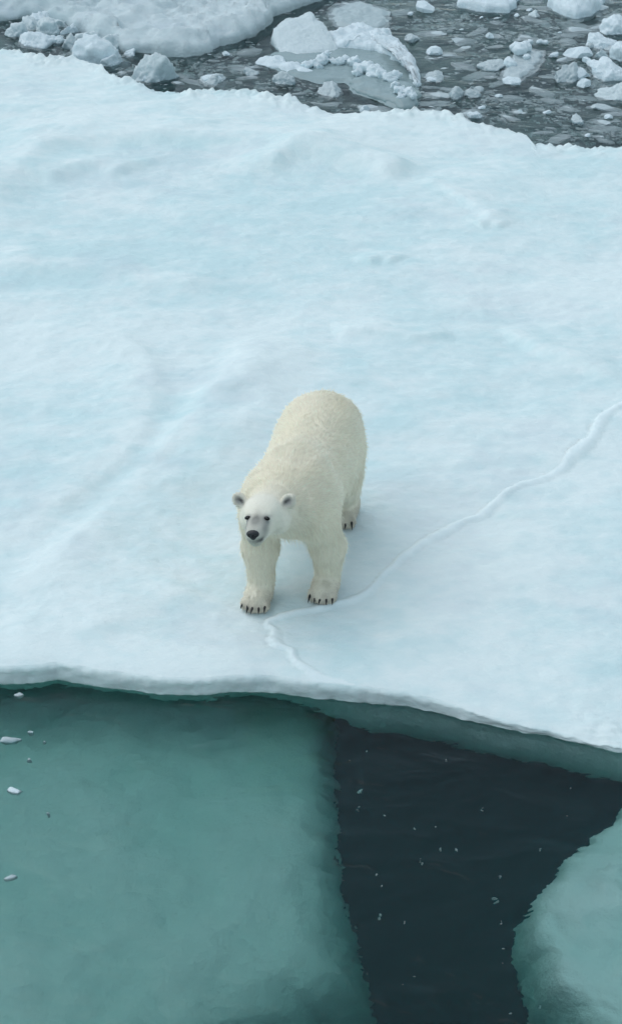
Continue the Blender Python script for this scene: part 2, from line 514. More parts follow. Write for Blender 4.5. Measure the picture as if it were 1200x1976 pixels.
def floe_height(x, y):
    global crest                                     # crest lines of the drifts, for the snow colour
    crest = np.zeros_like(x)
    h = 0.055 * fbm(x * 0.30, y * 0.36, 1.1, 3) + 0.03 * fbm(x * 0.8, y * 1.25, 4.2, 4) + 0.010 * fbm(x * 2.2, y * 3.2, 8.2, 3, 0.5)
    fine = 0.006 * fbm(x * 8, y * 11, 2.2, 3, 0.6)
    for path, w, a, st in drifts:
        C = catmull(np.array([G(u, v) for u, v in path]), 0.2)
        m = (x > C[:, 0].min() - 4 * w) & (x < C[:, 0].max() + 3 * w) & (y > C[:, 1].min() - 3 * w) & (y < C[:, 1].max() + 3 * w)
        if not m.any(): continue
        px, py = x[m], y[m]
        d, k, sg = near_curve(px, py, C)
        tt = k / (len(C) - 1.0)
        ends = sstep(0, .15, tt) * (1 - sstep(.85, 1, tt)) if a < .2 else 1
        s = sg * d * (1 if st >= 0 else -1)
        if st == 0: prof = np.exp(-(d / w) ** 2)
        else: prof = np.where(s > 0, np.exp(-(s / (w * 1.7)) ** 2), np.exp(-(s / (w * .6)) ** 2))
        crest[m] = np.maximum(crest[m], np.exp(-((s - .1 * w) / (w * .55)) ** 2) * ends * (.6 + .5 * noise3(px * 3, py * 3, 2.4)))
        h[m] += a * 1.15 * prof * ends * (1 + 0.3 * noise3(px * 2.2, py * 2.2, 9.1))
    # trodden level where the bear stands
    flat = np.zeros_like(x)
    for p in PAWS.values():
        q = bear_xy(*p)
        flat = np.maximum(flat, np.exp(-((x - q[0]) ** 2 + (y - q[1]) ** 2) / 0.22 ** 2))
    q = bear_xy(0, .55)
    flat = np.maximum(flat, 0.75 * np.exp(-((x - q[0]) ** 2 + (y - q[1]) ** 2) / 0.9 ** 2))
    return h * (1 - flat) + fine * (1 - .6 * flat) - 0.01 * flat, flat

rows_t = np.concatenate([np.linspace(0, 1, 560) ** 1.22])
X = np.tile(xs, (len(rows_t), 1))
yn, yf = ynear(xs), yfar(xs)
yfs = np.array([np.average(yf, weights=np.exp(-((xs - c_) / .7) ** 2) * np.gradient(xs)) for c_ in xs])   # even rows inland, the ragged edge only at the rim
Y = yn[None, :] + (yfs - yn)[None, :] * rows_t[:, None] + (yf - yfs)[None, :] * (rows_t ** 7)[:, None]
x, y = X.ravel(), Y.ravel()
H, flatm = floe_height(x, y)
ck, cw = crack_profile(x, y)
dn = y - np.tile(yn, len(rows_t)); df = np.tile(yf, len(rows_t)) - y
edge_drop = np.interp(xs, _dx, _dz)
ED = np.tile(edge_drop, len(rows_t))
H = H * sstep(-.05, .6, dn) - ED * np.exp(-(dn / .55) ** 2) - 0.018 * np.exp(-(dn / .05) ** 2) - 0.015 * np.exp(-(dn / .18) ** 2)
rimn = np.clip(0.45 + fbm(x * 1.1, y * 1.1, 3.3, 4, 0.6), 0, 1.3)
rim = rimn * sstep(.55, .12, df) * np.clip(0.4 + 0.6 * noise3(x * 6, y * 6, 1.1) + .5 * noise3(x * 15, y * 15, 1.7), 0, 1.4)
H = H + 0.085 * rim + 0.03 * np.exp(-(df / .10) ** 2) * noise3(x * 20, y * 20, 6.1) - 0.02 * np.exp(-(df / .05) ** 2)
# crumbs along the low right-hand edge
crumb = sstep(1.6, 2.1, x) * sstep(.6, .1, dn)
H = H + crumb * 0.022 * np.clip(fbm(x * 9, y * 11, 4.4, 3, .7), -.3, 1.2)
H = H + ck * sstep(0.0, .15, dn)
top = np.stack([x, y, H], 1)
h0 = H.reshape(len(rows_t), -1)[0]; h1 = H.reshape(len(rows_t), -1)[-1]
nrow = []
for off, f, dz in [(.012, .06, 0), (.024, .17, 0), (.028, .33, 0), (.030, .55, 0), (.030, .78, 0), (.028, .95, 0), (.026, 1, -.004), (.01, 1, -.05), (.02, 1, -.12), (.03, 1, -.24), (.03, 1, -.36), (.0, 1, -.50), (-.10, 1, -.62), (-.3, 1, -.70), (-1.2, 1, -.75)]:
    z = h0 * (1 - f) + WL * f + dz * np.interp(xs, [-.3, .45], [.8, 1.0])
    o = off + np.interp(xs, [-.3, .45], [-.45, .12]) * max(0, -dz - .03) - np.interp(xs, [-.3, .45], [.6, .4]) * max(0, -dz - .1) ** 2
    o = o * (1 + .5 * fbm(xs * 4, f * 3 + dz * 6, 2.0, 3)) + 0.012 * noise3(xs * 16, f * 5 + dz * 9, 1.0)
    nrow.append(np.stack([xs, yn - o, z + 0 * xs], 1))
frow = []
for off, f, dz in [(.02, .2, 0), (.035, .5, 0), (.03, .85, 0), (.01, 1, -.05), (.05, 1, -.25), (0, 1, -.5), (-.8, 1, -.6)]:
    z = h1 * (1 - f) + WL * f + dz
    frow.append(np.stack([xs, yf + off * (1 + fbm(xs * 5, f * 3, 4.0, 2)), z + 0 * xs], 1))
V = np.vstack(nrow[::-1] + [top] + frow)
nrows = len(nrow) + len(rows_t) + len(frow)
Q = grid_quads(nrows, len(xs))
VN = vnormals(V, Q)
cwA = np.concatenate([np.zeros(len(nrow) * len(xs)), cw, np.zeros(len(frow) * len(xs))])
# colour: blue ice patches in the hollows measured from the photo, fresh snow on the drift crests and the crack
blue = np.zeros(len(top)); white = np.zeros(len(top))
for u, v, ru, rv, a in [(300, 430, 330, 110, .25), (90, 800, 170, 90, .32), (40, 540, 140, 30, .3), (640, 400, 160, 60, .25), (760, 830, 60, 40, .25), (560, 560, 260, 40, .12),
                        (430, 720, 60, 110, .18), (30, 910, 100, 60, .2), (1150, 1300, 60, 40, .12)]:
    c = G(u, v); k = PX(c[1]); sx = ru / k; sy = rv / (k * CAM_H / math.hypot(CAM_H, c[1]))
    blue += 1.3 * a * np.exp(-((x - c[0]) / sx) ** 2 - ((y - c[1]) / sy) ** 2)
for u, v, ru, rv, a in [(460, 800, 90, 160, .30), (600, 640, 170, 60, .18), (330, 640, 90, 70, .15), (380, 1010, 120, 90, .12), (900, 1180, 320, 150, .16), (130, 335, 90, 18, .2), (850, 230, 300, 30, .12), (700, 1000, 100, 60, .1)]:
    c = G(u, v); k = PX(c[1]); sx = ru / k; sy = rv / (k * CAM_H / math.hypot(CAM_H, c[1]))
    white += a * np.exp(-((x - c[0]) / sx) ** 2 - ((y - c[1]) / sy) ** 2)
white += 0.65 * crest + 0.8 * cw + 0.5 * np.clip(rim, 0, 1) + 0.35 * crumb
zn, zf_ = len(nrow) * len(xs), len(frow) * len(xs)
SNOWC = snow_colour(V[:, 0], V[:, 1], *[np.concatenate([np.full(zn, .1), blue, np.zeros(zf_)]), np.concatenate([np.zeros(zn), white, np.zeros(zf_)])])
shaded = np.concatenate([np.clip((r_[:, 2] - WL) / np.minimum(h0 - WL, -.02 + .001) * 0 + (1 - (r_[:, 2] - WL) / np.maximum(h0 - WL, .02)), 0, 1) for r_ in nrow[::-1]] + [np.exp(-(dn / .035) ** 2) * .12, np.zeros(zf_)])
shaded = sstep(.0, .5, shaded) * (V[:, 2] > WL - .3) * np.clip(.8 + .35 * fbm(V[:, 0] * 5, V[:, 2] * 9, 2.2, 3), 0, 1)  # shade of the near edge wall painted in as grey, deeper towards the water
SNOWC = SNOWC + (np.array([.82, .90, .895]) - SNOWC) * np.clip(cwA * .85, 0, 1)[:, None]
SNOWC = SNOWC + (np.array([.50, .56, .56]) - SNOWC) * (shaded * .9)[:, None]
isC = cwA[Q].mean(1) > 0.5
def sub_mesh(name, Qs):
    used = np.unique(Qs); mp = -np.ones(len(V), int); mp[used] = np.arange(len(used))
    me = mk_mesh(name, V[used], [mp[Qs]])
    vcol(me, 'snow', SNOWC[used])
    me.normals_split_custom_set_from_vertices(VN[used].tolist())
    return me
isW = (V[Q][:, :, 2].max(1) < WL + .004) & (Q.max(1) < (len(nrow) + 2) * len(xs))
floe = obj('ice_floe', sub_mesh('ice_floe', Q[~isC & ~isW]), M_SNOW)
tag(floe, 'wide snow covered ice floe under the polar bear', kind='structure')
obj('refrozen_crack', sub_mesh('refrozen_crack', Q[isC]), M_CRACK, floe)['label'] = 'raised white refrozen crack winding across the floe'

obj('submerged_wall', sub_mesh('submerged_wall', Q[isW]), M_WALL, floe)['label'] = 'teal foot of the floe just under the water line'

# ------------------------------------------------------------------ slabs from an outline
def resample(P, step):
    P = np.asarray(P, float); Pc = np.vstack([P, P[:1]])
    s = np.concatenate([[0], np.cumsum(np.linalg.norm(np.diff(Pc, axis=0), axis=1))])
    n = max(24, int(s[-1] / step)); t = np.linspace(0, s[-1], n, endpoint=False)
    return np.stack([np.interp(t, s, Pc[:, 0]), np.interp(t, s, Pc[:, 1])], 1)

def slab_mesh(name, outline, cen, zf, wall, nr=24, step=0.05, rough=0.03, rfreq=4.0, pw=1.0, smooth_it=3):
    B = resample(outline, step)
    for _ in range(smooth_it): B = 0.5 * B + 0.25 * (np.roll(B, 1, 0) + np.roll(B, -1, 0))
    T = np.roll(B, -1, 0) - np.roll(B, 1, 0); T /= np.maximum(np.linalg.norm(T, axis=1), 1e-9)[:, None]
    area = 0.5 * np.sum(B[:, 0] * np.roll(B[:, 1], -1) - B[:, 1] * np.roll(B[:, 0], -1))
    if area < 0: B, T = B[::-1].copy(), -T[::-1]
    Nn = np.stack([T[:, 1], -T[:, 0]], 1)
    B = B + Nn * (rough * fbm(B[:, 0] * rfreq, B[:, 1] * rfreq, 3.0, 4, .6))[:, None]
    cen = np.asarray(cen, float)
    rings = []
    for r in np.linspace(0.03, 1, nr) ** pw:
        P = cen + r * (B - cen); ed = (1 - r) * np.linalg.norm(B - cen, axis=1)
        rings.append(np.column_stack([P, zf(P[:, 0], P[:, 1], ed)]))
    zt = rings[-1][:, 2]
    for off, z, rel in wall:                         # z is absolute, or a share between the rim and the water when rel
        zz = zt * (1 - z) + WL * z if rel else np.full(len(B), z)
        o = off * (1 + 0.5 * fbm(B[:, 0] * rfreq, B[:, 1] * rfreq, z * 4, 3))
        rings.append(np.column_stack([B + Nn * o[:, None], zz]))
    n = len(B)
    Vv = np.vstack(rings)
    return mk_mesh(name, Vv, [grid_quads(len(rings), n, True)[:, ::-1], np.arange(n)[None, :]])

# submerged foot of the floe, left: a broad turquoise shelf under clear water
ZS = -0.66
sh_px = [(640, 1395), (628, 1440), (640, 1500), (636, 1560), (650, 1640), (684, 1720), (712, 1800), (728, 1860), (700, 1912), (640, 1945), (575, 1976)]
sh = [GW(u + 14, v + 8, ZS) for u, v in sh_px]
so = [(-9, 13.2), (sh[0][0] - .4, 13.0), (sh[0][0] - .05, 12.4)] + [tuple(p) for p in sh] + [(-1.2, sh[-1][1] - 1.0), (-3, sh[-1][1] - 2.5), (-9, 4.5)]
def shelf_z(px, py, ed):
    d = ynear(px) - py
    z = ZS - 0.16 * sstep(1.6, .1, d) + 0.05 * sstep(2., 3.5, d)
    return z + 0.10 * fbm(px * .7, py * .7, 1.0, 4) + 0.02 * fbm(px * 4, py * 4, 2, 3) - (.45 + 1.0 * sstep(10.0, 8.0, py)) * np.exp(-ed / (.10 + .10 * sstep(10.0, 8.0, py)))
sm = slab_mesh('submerged_shelf', so, (-2.6, 9.6), shelf_z, [(-.10, -2.7, 0), (-.5, -3.0, 0), (-1.0, -3.5, 0), (-1.3, -4.0, 0)], 110, 0.05, 0.05, 3.0)
obj('submerged_shelf', sm, M_UNDER, floe)['label'] = 'broad turquoise ice shelf under the water left of the dark gap'

# separate submerged block, lower right corner
ZB = -0.42
rb_px = [(1212, 1568), (1172, 1618), (1132, 1650), (1092, 1680), (1060, 1718), (1022, 1760), (1006, 1810), (1014, 1860), (1040, 1920), (1075, 1976), (1120, 2060)]
rb = [tuple(GW(u - 12, v - 66, ZB)) for u, v in rb_px]
ro = rb + [(rb[-1][0] + .4, rb[-1][1] - .8), (3.2, 5.6), (4.6, 6.6), (4.4, 8.6), (3.2, 9.4), (rb[0][0] + .35, rb[0][1] + .25)]
def rb_z(px, py, ed):
    return ZB + 0.08 * fbm(px * 1.3, py * 1.3, 6.0, 4) + 0.03 * fbm(px * 6, py * 6, 2, 3) - 0.7 * np.exp(-ed / .09)
rm = slab_mesh('submerged_ice_block', ro, (2.9, 7.6), rb_z, [(-.1, -1.7, 0), (-.3, -1.9, 0), (-.6, -2.2, 0), (-.8, -2.6, 0)], 60, 0.04, 0.035, 3.5)
tag(obj('submerged_ice_block', rm, M_BLOCK), 'pale turquoise block of ice under water in the lower right corner', 'ice block')

# ------------------------------------------------------------------ the lead behind: floes, slabs, blocks
def outl(px, z=WL + .08): return [tuple(G(u, v, z)) for u, v in px]
# far floe, upper left
ff = outl([(-120, 20), (-60, 34), (0, 30), (50, 22), (88, 24), (120, 34), (185, 66), (240, 84), (290, 93), (350, 100), (385, 97), (402, 86), (440, 73), (488, 58), (510, 42), (520, 26), (560, 8), (600, -2), (660, -30)])
ff = ff + [(3.0, 36), (6, 44), (-4, 52), (-16, 46), (-18, 36), (-12, 31.5)]
def ff_z(px, py, ed):
    n = 0.09 * fbm(px * .9, py * 1.3, 5, 4, .6) + .055 * fbm(px * 3.2, py * 4.5, 2, 4, .6) + 0.02 * noise3(px * 9, py * 12, 3)
    return 0.03 + n - 0.06 * np.exp(-(ed / .12) ** 2) + 0.05 * np.exp(-((ed - .35) / .22) ** 2)
fm = slab_mesh('ice_floe', ff, (-3.6, 33.5), ff_z, [(.03, .3, 1), (.05, .7, 1), (.03, 1.0, 1), (.08, WL - .2, 0), (0, WL - .5, 0), (-.8, WL - .7, 0)], 130, 0.055, 0.07, 2.6, 0.75)
fv = np.empty(len(fm.vertices) * 3, np.float32); fm.vertices.foreach_get('co', fv); fv = fv.reshape(-1, 3)
vcol(fm, 'snow', snow_colour(fv[:, 0] * 1.6, fv[:, 1] * 1.6, 0, 0, (.60, .67, .68), (.44, .53, .55), .4))
tag(obj('ice_floe', fm, M_FARSNOW), 'snowy ice floe with a rounded edge beyond the lead at top left', 'ice floe')

def flat_slab(label, px, cen_px, htop, cat='ice slab', mat=M_WHITE, bump=.04, edge=.05, name='ice_slab', extra=(), tilt=(0, 0), parent=None, smooth_it=3, nr=26, step=.035, group=None):
    o = outl(px) + list(extra); c = G(*cen_px, WL + .08)
    def zf(a, b, ed):
        return WL + htop + tilt[0] * (a - c[0]) + tilt[1] * (b - c[1]) + bump * fbm(a * 3.5, b * 4.5, htop * 9, 4, .6) - edge * np.exp(-(ed / .07) ** 2)
    me = slab_mesh(name, o, c, zf, [(.02, .35, 1), (.03, .7, 1), (.03, 1.0, 1), (.05, WL - .06, 0), (.0, WL - .25, 0), (-.2, WL - .4, 0)], nr, step, .035, 5.0, 1.0, smooth_it)
    ob = obj(name, me, mat, parent)
    if parent is None: tag(ob, label, cat, group)
    return ob
flat_slab('low smooth grey ice slab at the top edge above the crusted block', [(634, 14), (645, 2), (690, -8), (735, 4), (748, 14), (750, 36), (735, 46), (690, 46), (650, 40)], (692, 22), .035, mat=M_PLATE, bump=.03)
flat_slab('narrow white ice slab cut by the top edge, right of middle', [(884, 3), (900, -22), (960, -30), (1000, -14), (988, 6), (978, 15), (935, 12)], (940, -8), .16)
flat_slab('crumbly white ice slab cut by the top edge near the right corner', [(1058, 2), (1072, -22), (1120, -34), (1165, -22), (1158, 3), (1140, 20), (1112, 26), (1088, 18)], (1110, -6), .18, bump=.08)

# faceted chunks
def chunk_mesh(name, sub, seed, dims, sharp=0.03, rough=0.10, nplanes=11, zflat=None):
    r = np.random.default_rng(seed)
    import bmesh
    bm = bmesh.new(); bmesh.ops.create_icosphere(bm, subdivisions=sub, radius=1.0)
    D = np.array([v.co[:] for v in bm.verts]); D /= np.linalg.norm(D, axis=1)[:, None]
    P = r.normal(size=(nplanes, 3)); P /= np.linalg.norm(P, axis=1)[:, None]; off = r.uniform(.62, .98, nplanes)
    dots = D @ P.T
    cand = np.where(dots > .05, off / np.maximum(dots, .05), 3.0)
    cand = np.concatenate([cand, np.full((len(D), 1), 1.25)], 1)
    rad = -sharp * np.log(np.exp(-cand / sharp).sum(1))
    s = seed * 3.7
    rad = rad * (1 + rough * fbm(D[:, 0] * 2.2 + s, D[:, 1] * 2.2, D[:, 2] * 2.2, 4, .6) + rough * .45 * np.abs(fbm(D[:, 0] * 6 + s, D[:, 1] * 6, D[:, 2] * 6, 3, .6)))
    Vv = D * rad[:, None] * np.array(dims)
    for v, c in zip(bm.verts, Vv): v.co = c
    me = bpy.data.meshes.new(name); bm.to_mesh(me); bm.free()
    me.polygons.foreach_set('use_smooth', np.full(len(me.polygons), sub > 2, bool)); me.update()
    return me

def lump_mesh(name, balls, h=.02, k=.05, rough=.02, freq=14, seed=0.0, it=1):
    b = np.array([[*c, r] for c, r in balls]); m = b[:, 3].max() + .1
    f = Field((b[:, :3] - m).min(0), (b[:, :3] + m).max(0), h)
    for c, r in balls: f.ell(c, (r, r, r * .85), k)
    Vv, Qq = f.mesh(); Vv = smooth_verts(Vv, Qq, it)
    N_ = vnormals(Vv, Qq)
    Vv = Vv + N_ * (rough * fbm(Vv[:, 0] * freq + seed, Vv[:, 1] * freq, Vv[:, 2] * freq, 4, .6))[:, None]
    return mk_mesh(name, Vv, [Qq])

gL_, gR_ = 'rubble ice jammed at the upper left', 'white ice chunks piled at the right edge'
def chunk(u, v, wpx, hpx, label, seed, mat=None, cat='ice chunk', group=None, deep=1.0, sub=5, rot=None, rise=.55, rough=.13, name='ice_chunk'):
    """(u,v): where its middle meets the water; wpx, hpx: how wide and tall it looks"""
    p = G(u, v, WL); k = PX(p[1], WL)
    if group in (gL_, gR_): wpx, hpx = wpx * 1.3, hpx * 1.35
    w = wpx / k / 2; sl = CAM_H / math.hypot(CAM_H, p[1])
    hz = hpx / k; d = w * deep
    zr = max(.04, (hz - 2 * d * sl * .55) / math.sqrt(1 - sl * sl)) if hz > d * sl else .05
    zr = min(zr, w * 0.55)
    me = chunk_mesh(name, sub, seed, (w, d, max(zr / rise / 1.0, .06)), rough=rough)
    o = obj(name, me, mat or M_CHUNK, None, (p[0], p[1], WL + zr - max(zr / rise, .06) * .86))
    o.rotation_euler = (0, 0, rot if rot is not None else seed * 1.3)
    return tag(o, label, cat, group)

gL = 'rubble ice jammed at the upper left'
chunk(296, 150, 104, 92, 'big angular white ice block against the far edge of the bear\'s floe', 21, deep=.75, rot=.3)
chunk(70, 84, 46, 36, 'rounded white ice chunk nearest the floe edge in the left rubble', 33, M_WHITE, group=gL)
chunk(62, 52, 40, 34, 'pale ice chunk left of the upright ones in the left rubble', 35, group=gL)
chunk(98, 62, 44, 30, 'low pale ice chunk in the middle of the left rubble', 36, group=gL)
chunk(130, 62, 30, 36, 'upright ice shard with a rounded top in the left rubble', 37, M_WHITE, group=gL, deep=.6)
chunk(155, 58, 34, 42, 'pointed white ice shard standing in the left rubble', 44, M_WHITE, group=gL, deep=.6)
chunk(108, 80, 24, 16, 'small white ice chunk beside the rounded one in the left rubble', 39, M_WHITE, group=gL)
chunk(176, 78, 40, 30, 'grey ice chunk at the far floe corner in the left rubble', 40, group=gL)
chunk(190, 112, 82, 52, 'large cracked white ice chunk on the right of the left rubble', 41, M_WHITE, group=gL, deep=.7)
chunk(140, 88, 40, 22, 'half sunk grey ice chunk in front of the left rubble', 42, M_BRASH, group=gL)
chunk(250, 104, 26, 20, 'small white ice chunk behind the big angular block', 43, M_WHITE)
chunk(218, 92, 40, 22, 'low ice chunk pressed under the far floe edge', 45, group=gL)
chunk(40, 66, 36, 26, 'leftmost grey ice chunk of the left rubble', 46, group=gL)
chunk(82, 40, 40, 24, 'ice chunk wedged against the far floe in the left rubble', 47, M_WHITE, group=gL)
chunk(120, 46, 38, 22, 'ice chunk wedged between far floe and upright shard', 48, group=gL)
chunk(165, 96, 44, 26, 'grey ice chunk left of the large cracked one', 49, M_BRASH, group=gL)
chunk(214, 122, 40, 30, 'white ice chunk right of the large cracked one, by the floe edge', 50, M_WHITE, group=gL)
gR = 'white ice chunks piled at the right edge'
chunk(1192, 58, 46, 44, 'topmost white ice chunk of the pile at the right edge', 51, M_WHITE, group=gR)
chunk(1160, 86, 50, 32, 'wedge of white ice leaning left in the right pile', 52, M_WHITE, group=gR)
chunk(1180, 146, 60, 62, 'largest white ice chunk of the right pile', 53, M_WHITE, group=gR)
chunk(1150, 128, 30, 26, 'white ice chunk poking out left of the right pile', 54, M_WHITE, group=gR)
chunk(1158, 108, 22, 20, 'small grey ice chunk between the right pile\'s larger ones', 55, group=gR)
chunk(1192, 186, 52, 40, 'lowest soaked ice chunk of the right pile', 56, group=gR)
chunk(1142, 90, 14, 14, 'little ice ball left of the right pile', 57, M_BRASH, group=gR)
chunk(1205, 112, 50, 46, 'white ice chunk in the middle of the right pile, cut by the edge', 58, M_WHITE, group=gR)
chunk(1092, 150, 66, 34, 'flat grey ice cake with a white crest left of the right pile', 61, M_BRASH, deep=.7)
chunk(1113, 236, 34, 26, 'triangular grey ice chunk low in the lead at right', 62, M_BRASH, deep=.7)
chunk(919, 224, 30, 20, 'white ice chunk touching the floe\'s far edge right of middle', 63, M_WHITE)
chunk(702, 214, 24, 14, 'snow ball perched at the floe\'s far edge', 64, M_WHITE)
chunk(842, 152, 40, 16, 'flat oval grey ice cake right of the crusted block', 65, M_BRASH)
chunk(794, 78, 28, 12, 'small oval ice cake off the crusted block\'s upper right', 66, M_BRASH)
chunk(548, 158, 40, 26, 'sunken grey ice lump between floe edge and crusted block', 67, M_BRASH)
chunk(484, 140, 28, 30, 'sunken round ice lump left of the crusted block', 68, M_BRASH)
chunk(408, 156, 54, 20, 'flat grey ice cake just off the floe edge, left of middle', 69, M_BRASH)
chunk(438, 105, 18, 16, 'small white ice lump alone in the open lead', 70, M_WHITE)
chunk(640, 178, 50, 22, 'sunken pale ice lump under the crusted block\'s front', 71, M_BRASH)
chunk(600, 34, 26, 22, 'slanted grey ice shard left of the low grey slab', 72, M_BRASH)
chunk(880, 185, 34, 22, 'left one of three rounded grey lumps in the lead', 73, M_BRASH, group='three rounded lumps')
chunk(908, 182, 34, 20, 'middle one of three rounded grey lumps in the lead', 74, M_BRASH, group='three rounded lumps')
chunk(924, 174, 18, 14, 'right one of three rounded grey lumps in the lead', 75, M_BRASH, group='three rounded lumps')
chunk(1030, 30, 24, 14, 'small white topped chunk below the crumbly top slab', 76)
chunk(948, 128, 46, 26, 'sunken dull ice lump left of the white topped cake', 77, M_BRASH)

# white topped cake: a sunken grey slab with lumps of snow
def at(u, v, z): p = G(u, v, z); return (p[0], p[1], z)
k0 = empty('ice_cake', (*G(1010, 120, WL), WL))
kl = np.array(k0.location)
tag(k0, 'half sunk ice cake with lumps of white snow on top, right of middle', 'ice cake')
def local_slab(name, parent, px, cen, h, mat, **kw):
    o = flat_slab('', px, cen, h, mat=mat, name=name, parent=parent, **kw)
    o.matrix_parent_inverse = Matrix.Translation(-Vector(parent.location))
    return o
def local_lump(name, parent, pts, mat, **kw):
    balls = [(at(u, v, WL + z), r) for u, v, z, r in pts]
    o = obj(name, lump_mesh(name, balls, **kw), mat, parent)
    o.matrix_parent_inverse = Matrix.Translation(-Vector(parent.location))
    return o
local_slab('slab', k0, [(965, 140), (975, 118), (990, 95), (1020, 84), (1050, 86), (1046, 104), (1030, 128), (1000, 146)], (1005, 118), .03, M_BRASH, bump=.03, edge=.05)
local_lump('snow_lump', k0, [(1002, 96, .10, .10), (1012, 92, .08, .10), (994, 92, .06, .09), (1015, 110, .05, .06)], M_WHITE)
local_lump('snow_lump', k0, [(980, 120, .06, .08), (988, 124, .05, .06)], M_WHITE, seed=4)
local_lump('snow_lump', k0, [(1022, 82, .02, .05), (1040, 80, .02, .05), (1052, 82, .02, .04)], M_WHITE, seed=8)

# the crusted block in mid lead
b0 = empty('ice_block', (*G(680, 130, WL), WL))
tag(b0, 'large half sunk grey ice block with a white crust along its rim', 'ice block')
local_slab('slab', b0, [(500, 108), (530, 92), (600, 76), (680, 58), (735, 58), (770, 84), (796, 118), (806, 155), (804, 188), (790, 203), (768, 200), (730, 182), (684, 168), (672, 148), (620, 150), (560, 134)], (690, 120), .035, M_WET, bump=.012, edge=.03, nr=40)
local_slab('ledge', b0, [(680, 148), (720, 140), (790, 152), (804, 172), (800, 192), (782, 201), (740, 184), (690, 166)], (745, 165), .085, M_WET, bump=.015, edge=.03)
local_slab('tilted_plate', b0, [(526, 70), (545, 61), (598, 53), (628, 68), (648, 88), (630, 97), (600, 99), (580, 111), (562, 106), (544, 90)], (588, 82), .13, M_CHUNK, bump=.02, edge=.03, tilt=(.03, .30), smooth_it=1)
local_slab('snow_crust', b0, [(622, 66), (650, 58), (682, 50), (712, 54), (742, 54), (768, 78), (790, 104), (803, 132), (806, 158), (798, 150), (786, 124), (758, 104), (724, 92), (690, 86), (650, 88)], (716, 76), .13, M_WHITE, bump=.07, edge=.05, nr=22)
local_slab('snow_crust', b0, [(497, 112), (512, 100), (535, 102), (560, 116), (592, 122), (604, 132), (575, 132), (540, 122)], (548, 115), .07, M_WHITE, bump=.05, edge=.03, nr=16)
local_lump('snow_clump', b0, [(592, 128, .05, .07), (605, 122, .06, .07), (622, 116, .08, .09), (630, 106, .09, .07), (616, 128, .05, .06)], M_WHITE, rough=.035)
local_lump('snow_clump', b0, [(640, 118, .05, .06), (655, 120, .06, .07), (664, 116, .05, .05)], M_WHITE, rough=.035, seed=3)
local_lump('snow_clump', b0, [(684, 120, .08, .09), (694, 132, .08, .09), (708, 130, .10, .10), (722, 138, .10, .11), (738, 146, .10, .10), (752, 152, .09, .08), (764, 146, .09, .08), (690, 142, .06, .07), (714, 150, .06, .07)], M_WHITE, rough=.04, seed=6)
local_lump('snow_clump', b0, [(762, 166, .10, .06), (770, 176, .11, .07), (788, 178, .12, .07), (796, 186, .10, .06), (774, 186, .10, .05)], M_WHITE, rough=.035, seed=9)

# drifting brash in the lead
frag = [chunk_mesh('brash_fragment', 2, 200 + i, (1, .62 + .04 * (i % 5), .5), rough=.22, nplanes=8) for i in range(10)]
for m_ in frag: m_.materials.append(M_BRASH)
fragw = [chunk_mesh('brash_fragment', 2, 240 + i, (1, .8, .75), rough=.25, nplanes=8) for i in range(5)]
for m_ in fragw: m_.materials.append(M_WHITE)
far_u = np.array([p[0] for p in far_px]); far_v = np.array([p[1] for p in far_px])
def in_lead(u, v):
    if v > np.interp(u, far_u, far_v) - 4: return False
    if u < 610 and v < np.interp(u, [0, 90, 185, 300, 385, 440, 490, 520, 610], [30, 24, 66, 96, 98, 73, 58, 26, -20]) + 4: return False
    if 500 < u < 806 and 52 < v < 200 and not (u < 660 and v > 150): return False
    if 960 < u < 1055 and 78 < v < 148: return False
    return True
nfr = 0
tries = 0
while nfr < 270 and tries < 20000:
    tries += 1
    u = random.uniform(0, 1200); v = random.uniform(-15, 270)
    if not in_lead(u, v): continue
    if u < 820 and random.random() < .55: continue
    p = G(u, v, WL)
    s = 0.030 + 0.20 * random.random() ** 2.8
    whitep = random.random() < .09
    me = random.choice(fragw if whitep else frag)
    o = obj('brash_fragment', me, None, None, (p[0], p[1], WL + (s * .12 if whitep else -s * random.uniform(.22, .75))))
    o.scale = (s * random.uniform(.9, 1.5) * (.7 if whitep else 1), s * (.7 if whitep else 1), s * .7)
    o.rotation_euler = (random.uniform(-.3, .3), random.uniform(-.3, .3), random.uniform(-.8, .8))
    size = 'tiny' if s < .05 else 'small' if s < .10 else 'broad'
    near = ('in the channel at the left rubble' if u < 250 else 'in the dark channel left of the crusted block' if u < 520 else 'around the crusted block' if u < 830 else
            'between crusted block and white topped cake' if u < 960 else 'near the white topped ice cake' if u < 1075 else 'beside the white pile at the right edge')
    row = 'far ' if v < 70 else 'middle ' if v < 150 else 'near '
    tag(o, '%s %s brash ice fragment %s, %srow' % (size, 'white' if whitep else 'grey', near, row), 'ice fragment', 'brash fragments in the lead')
    nfr += 1
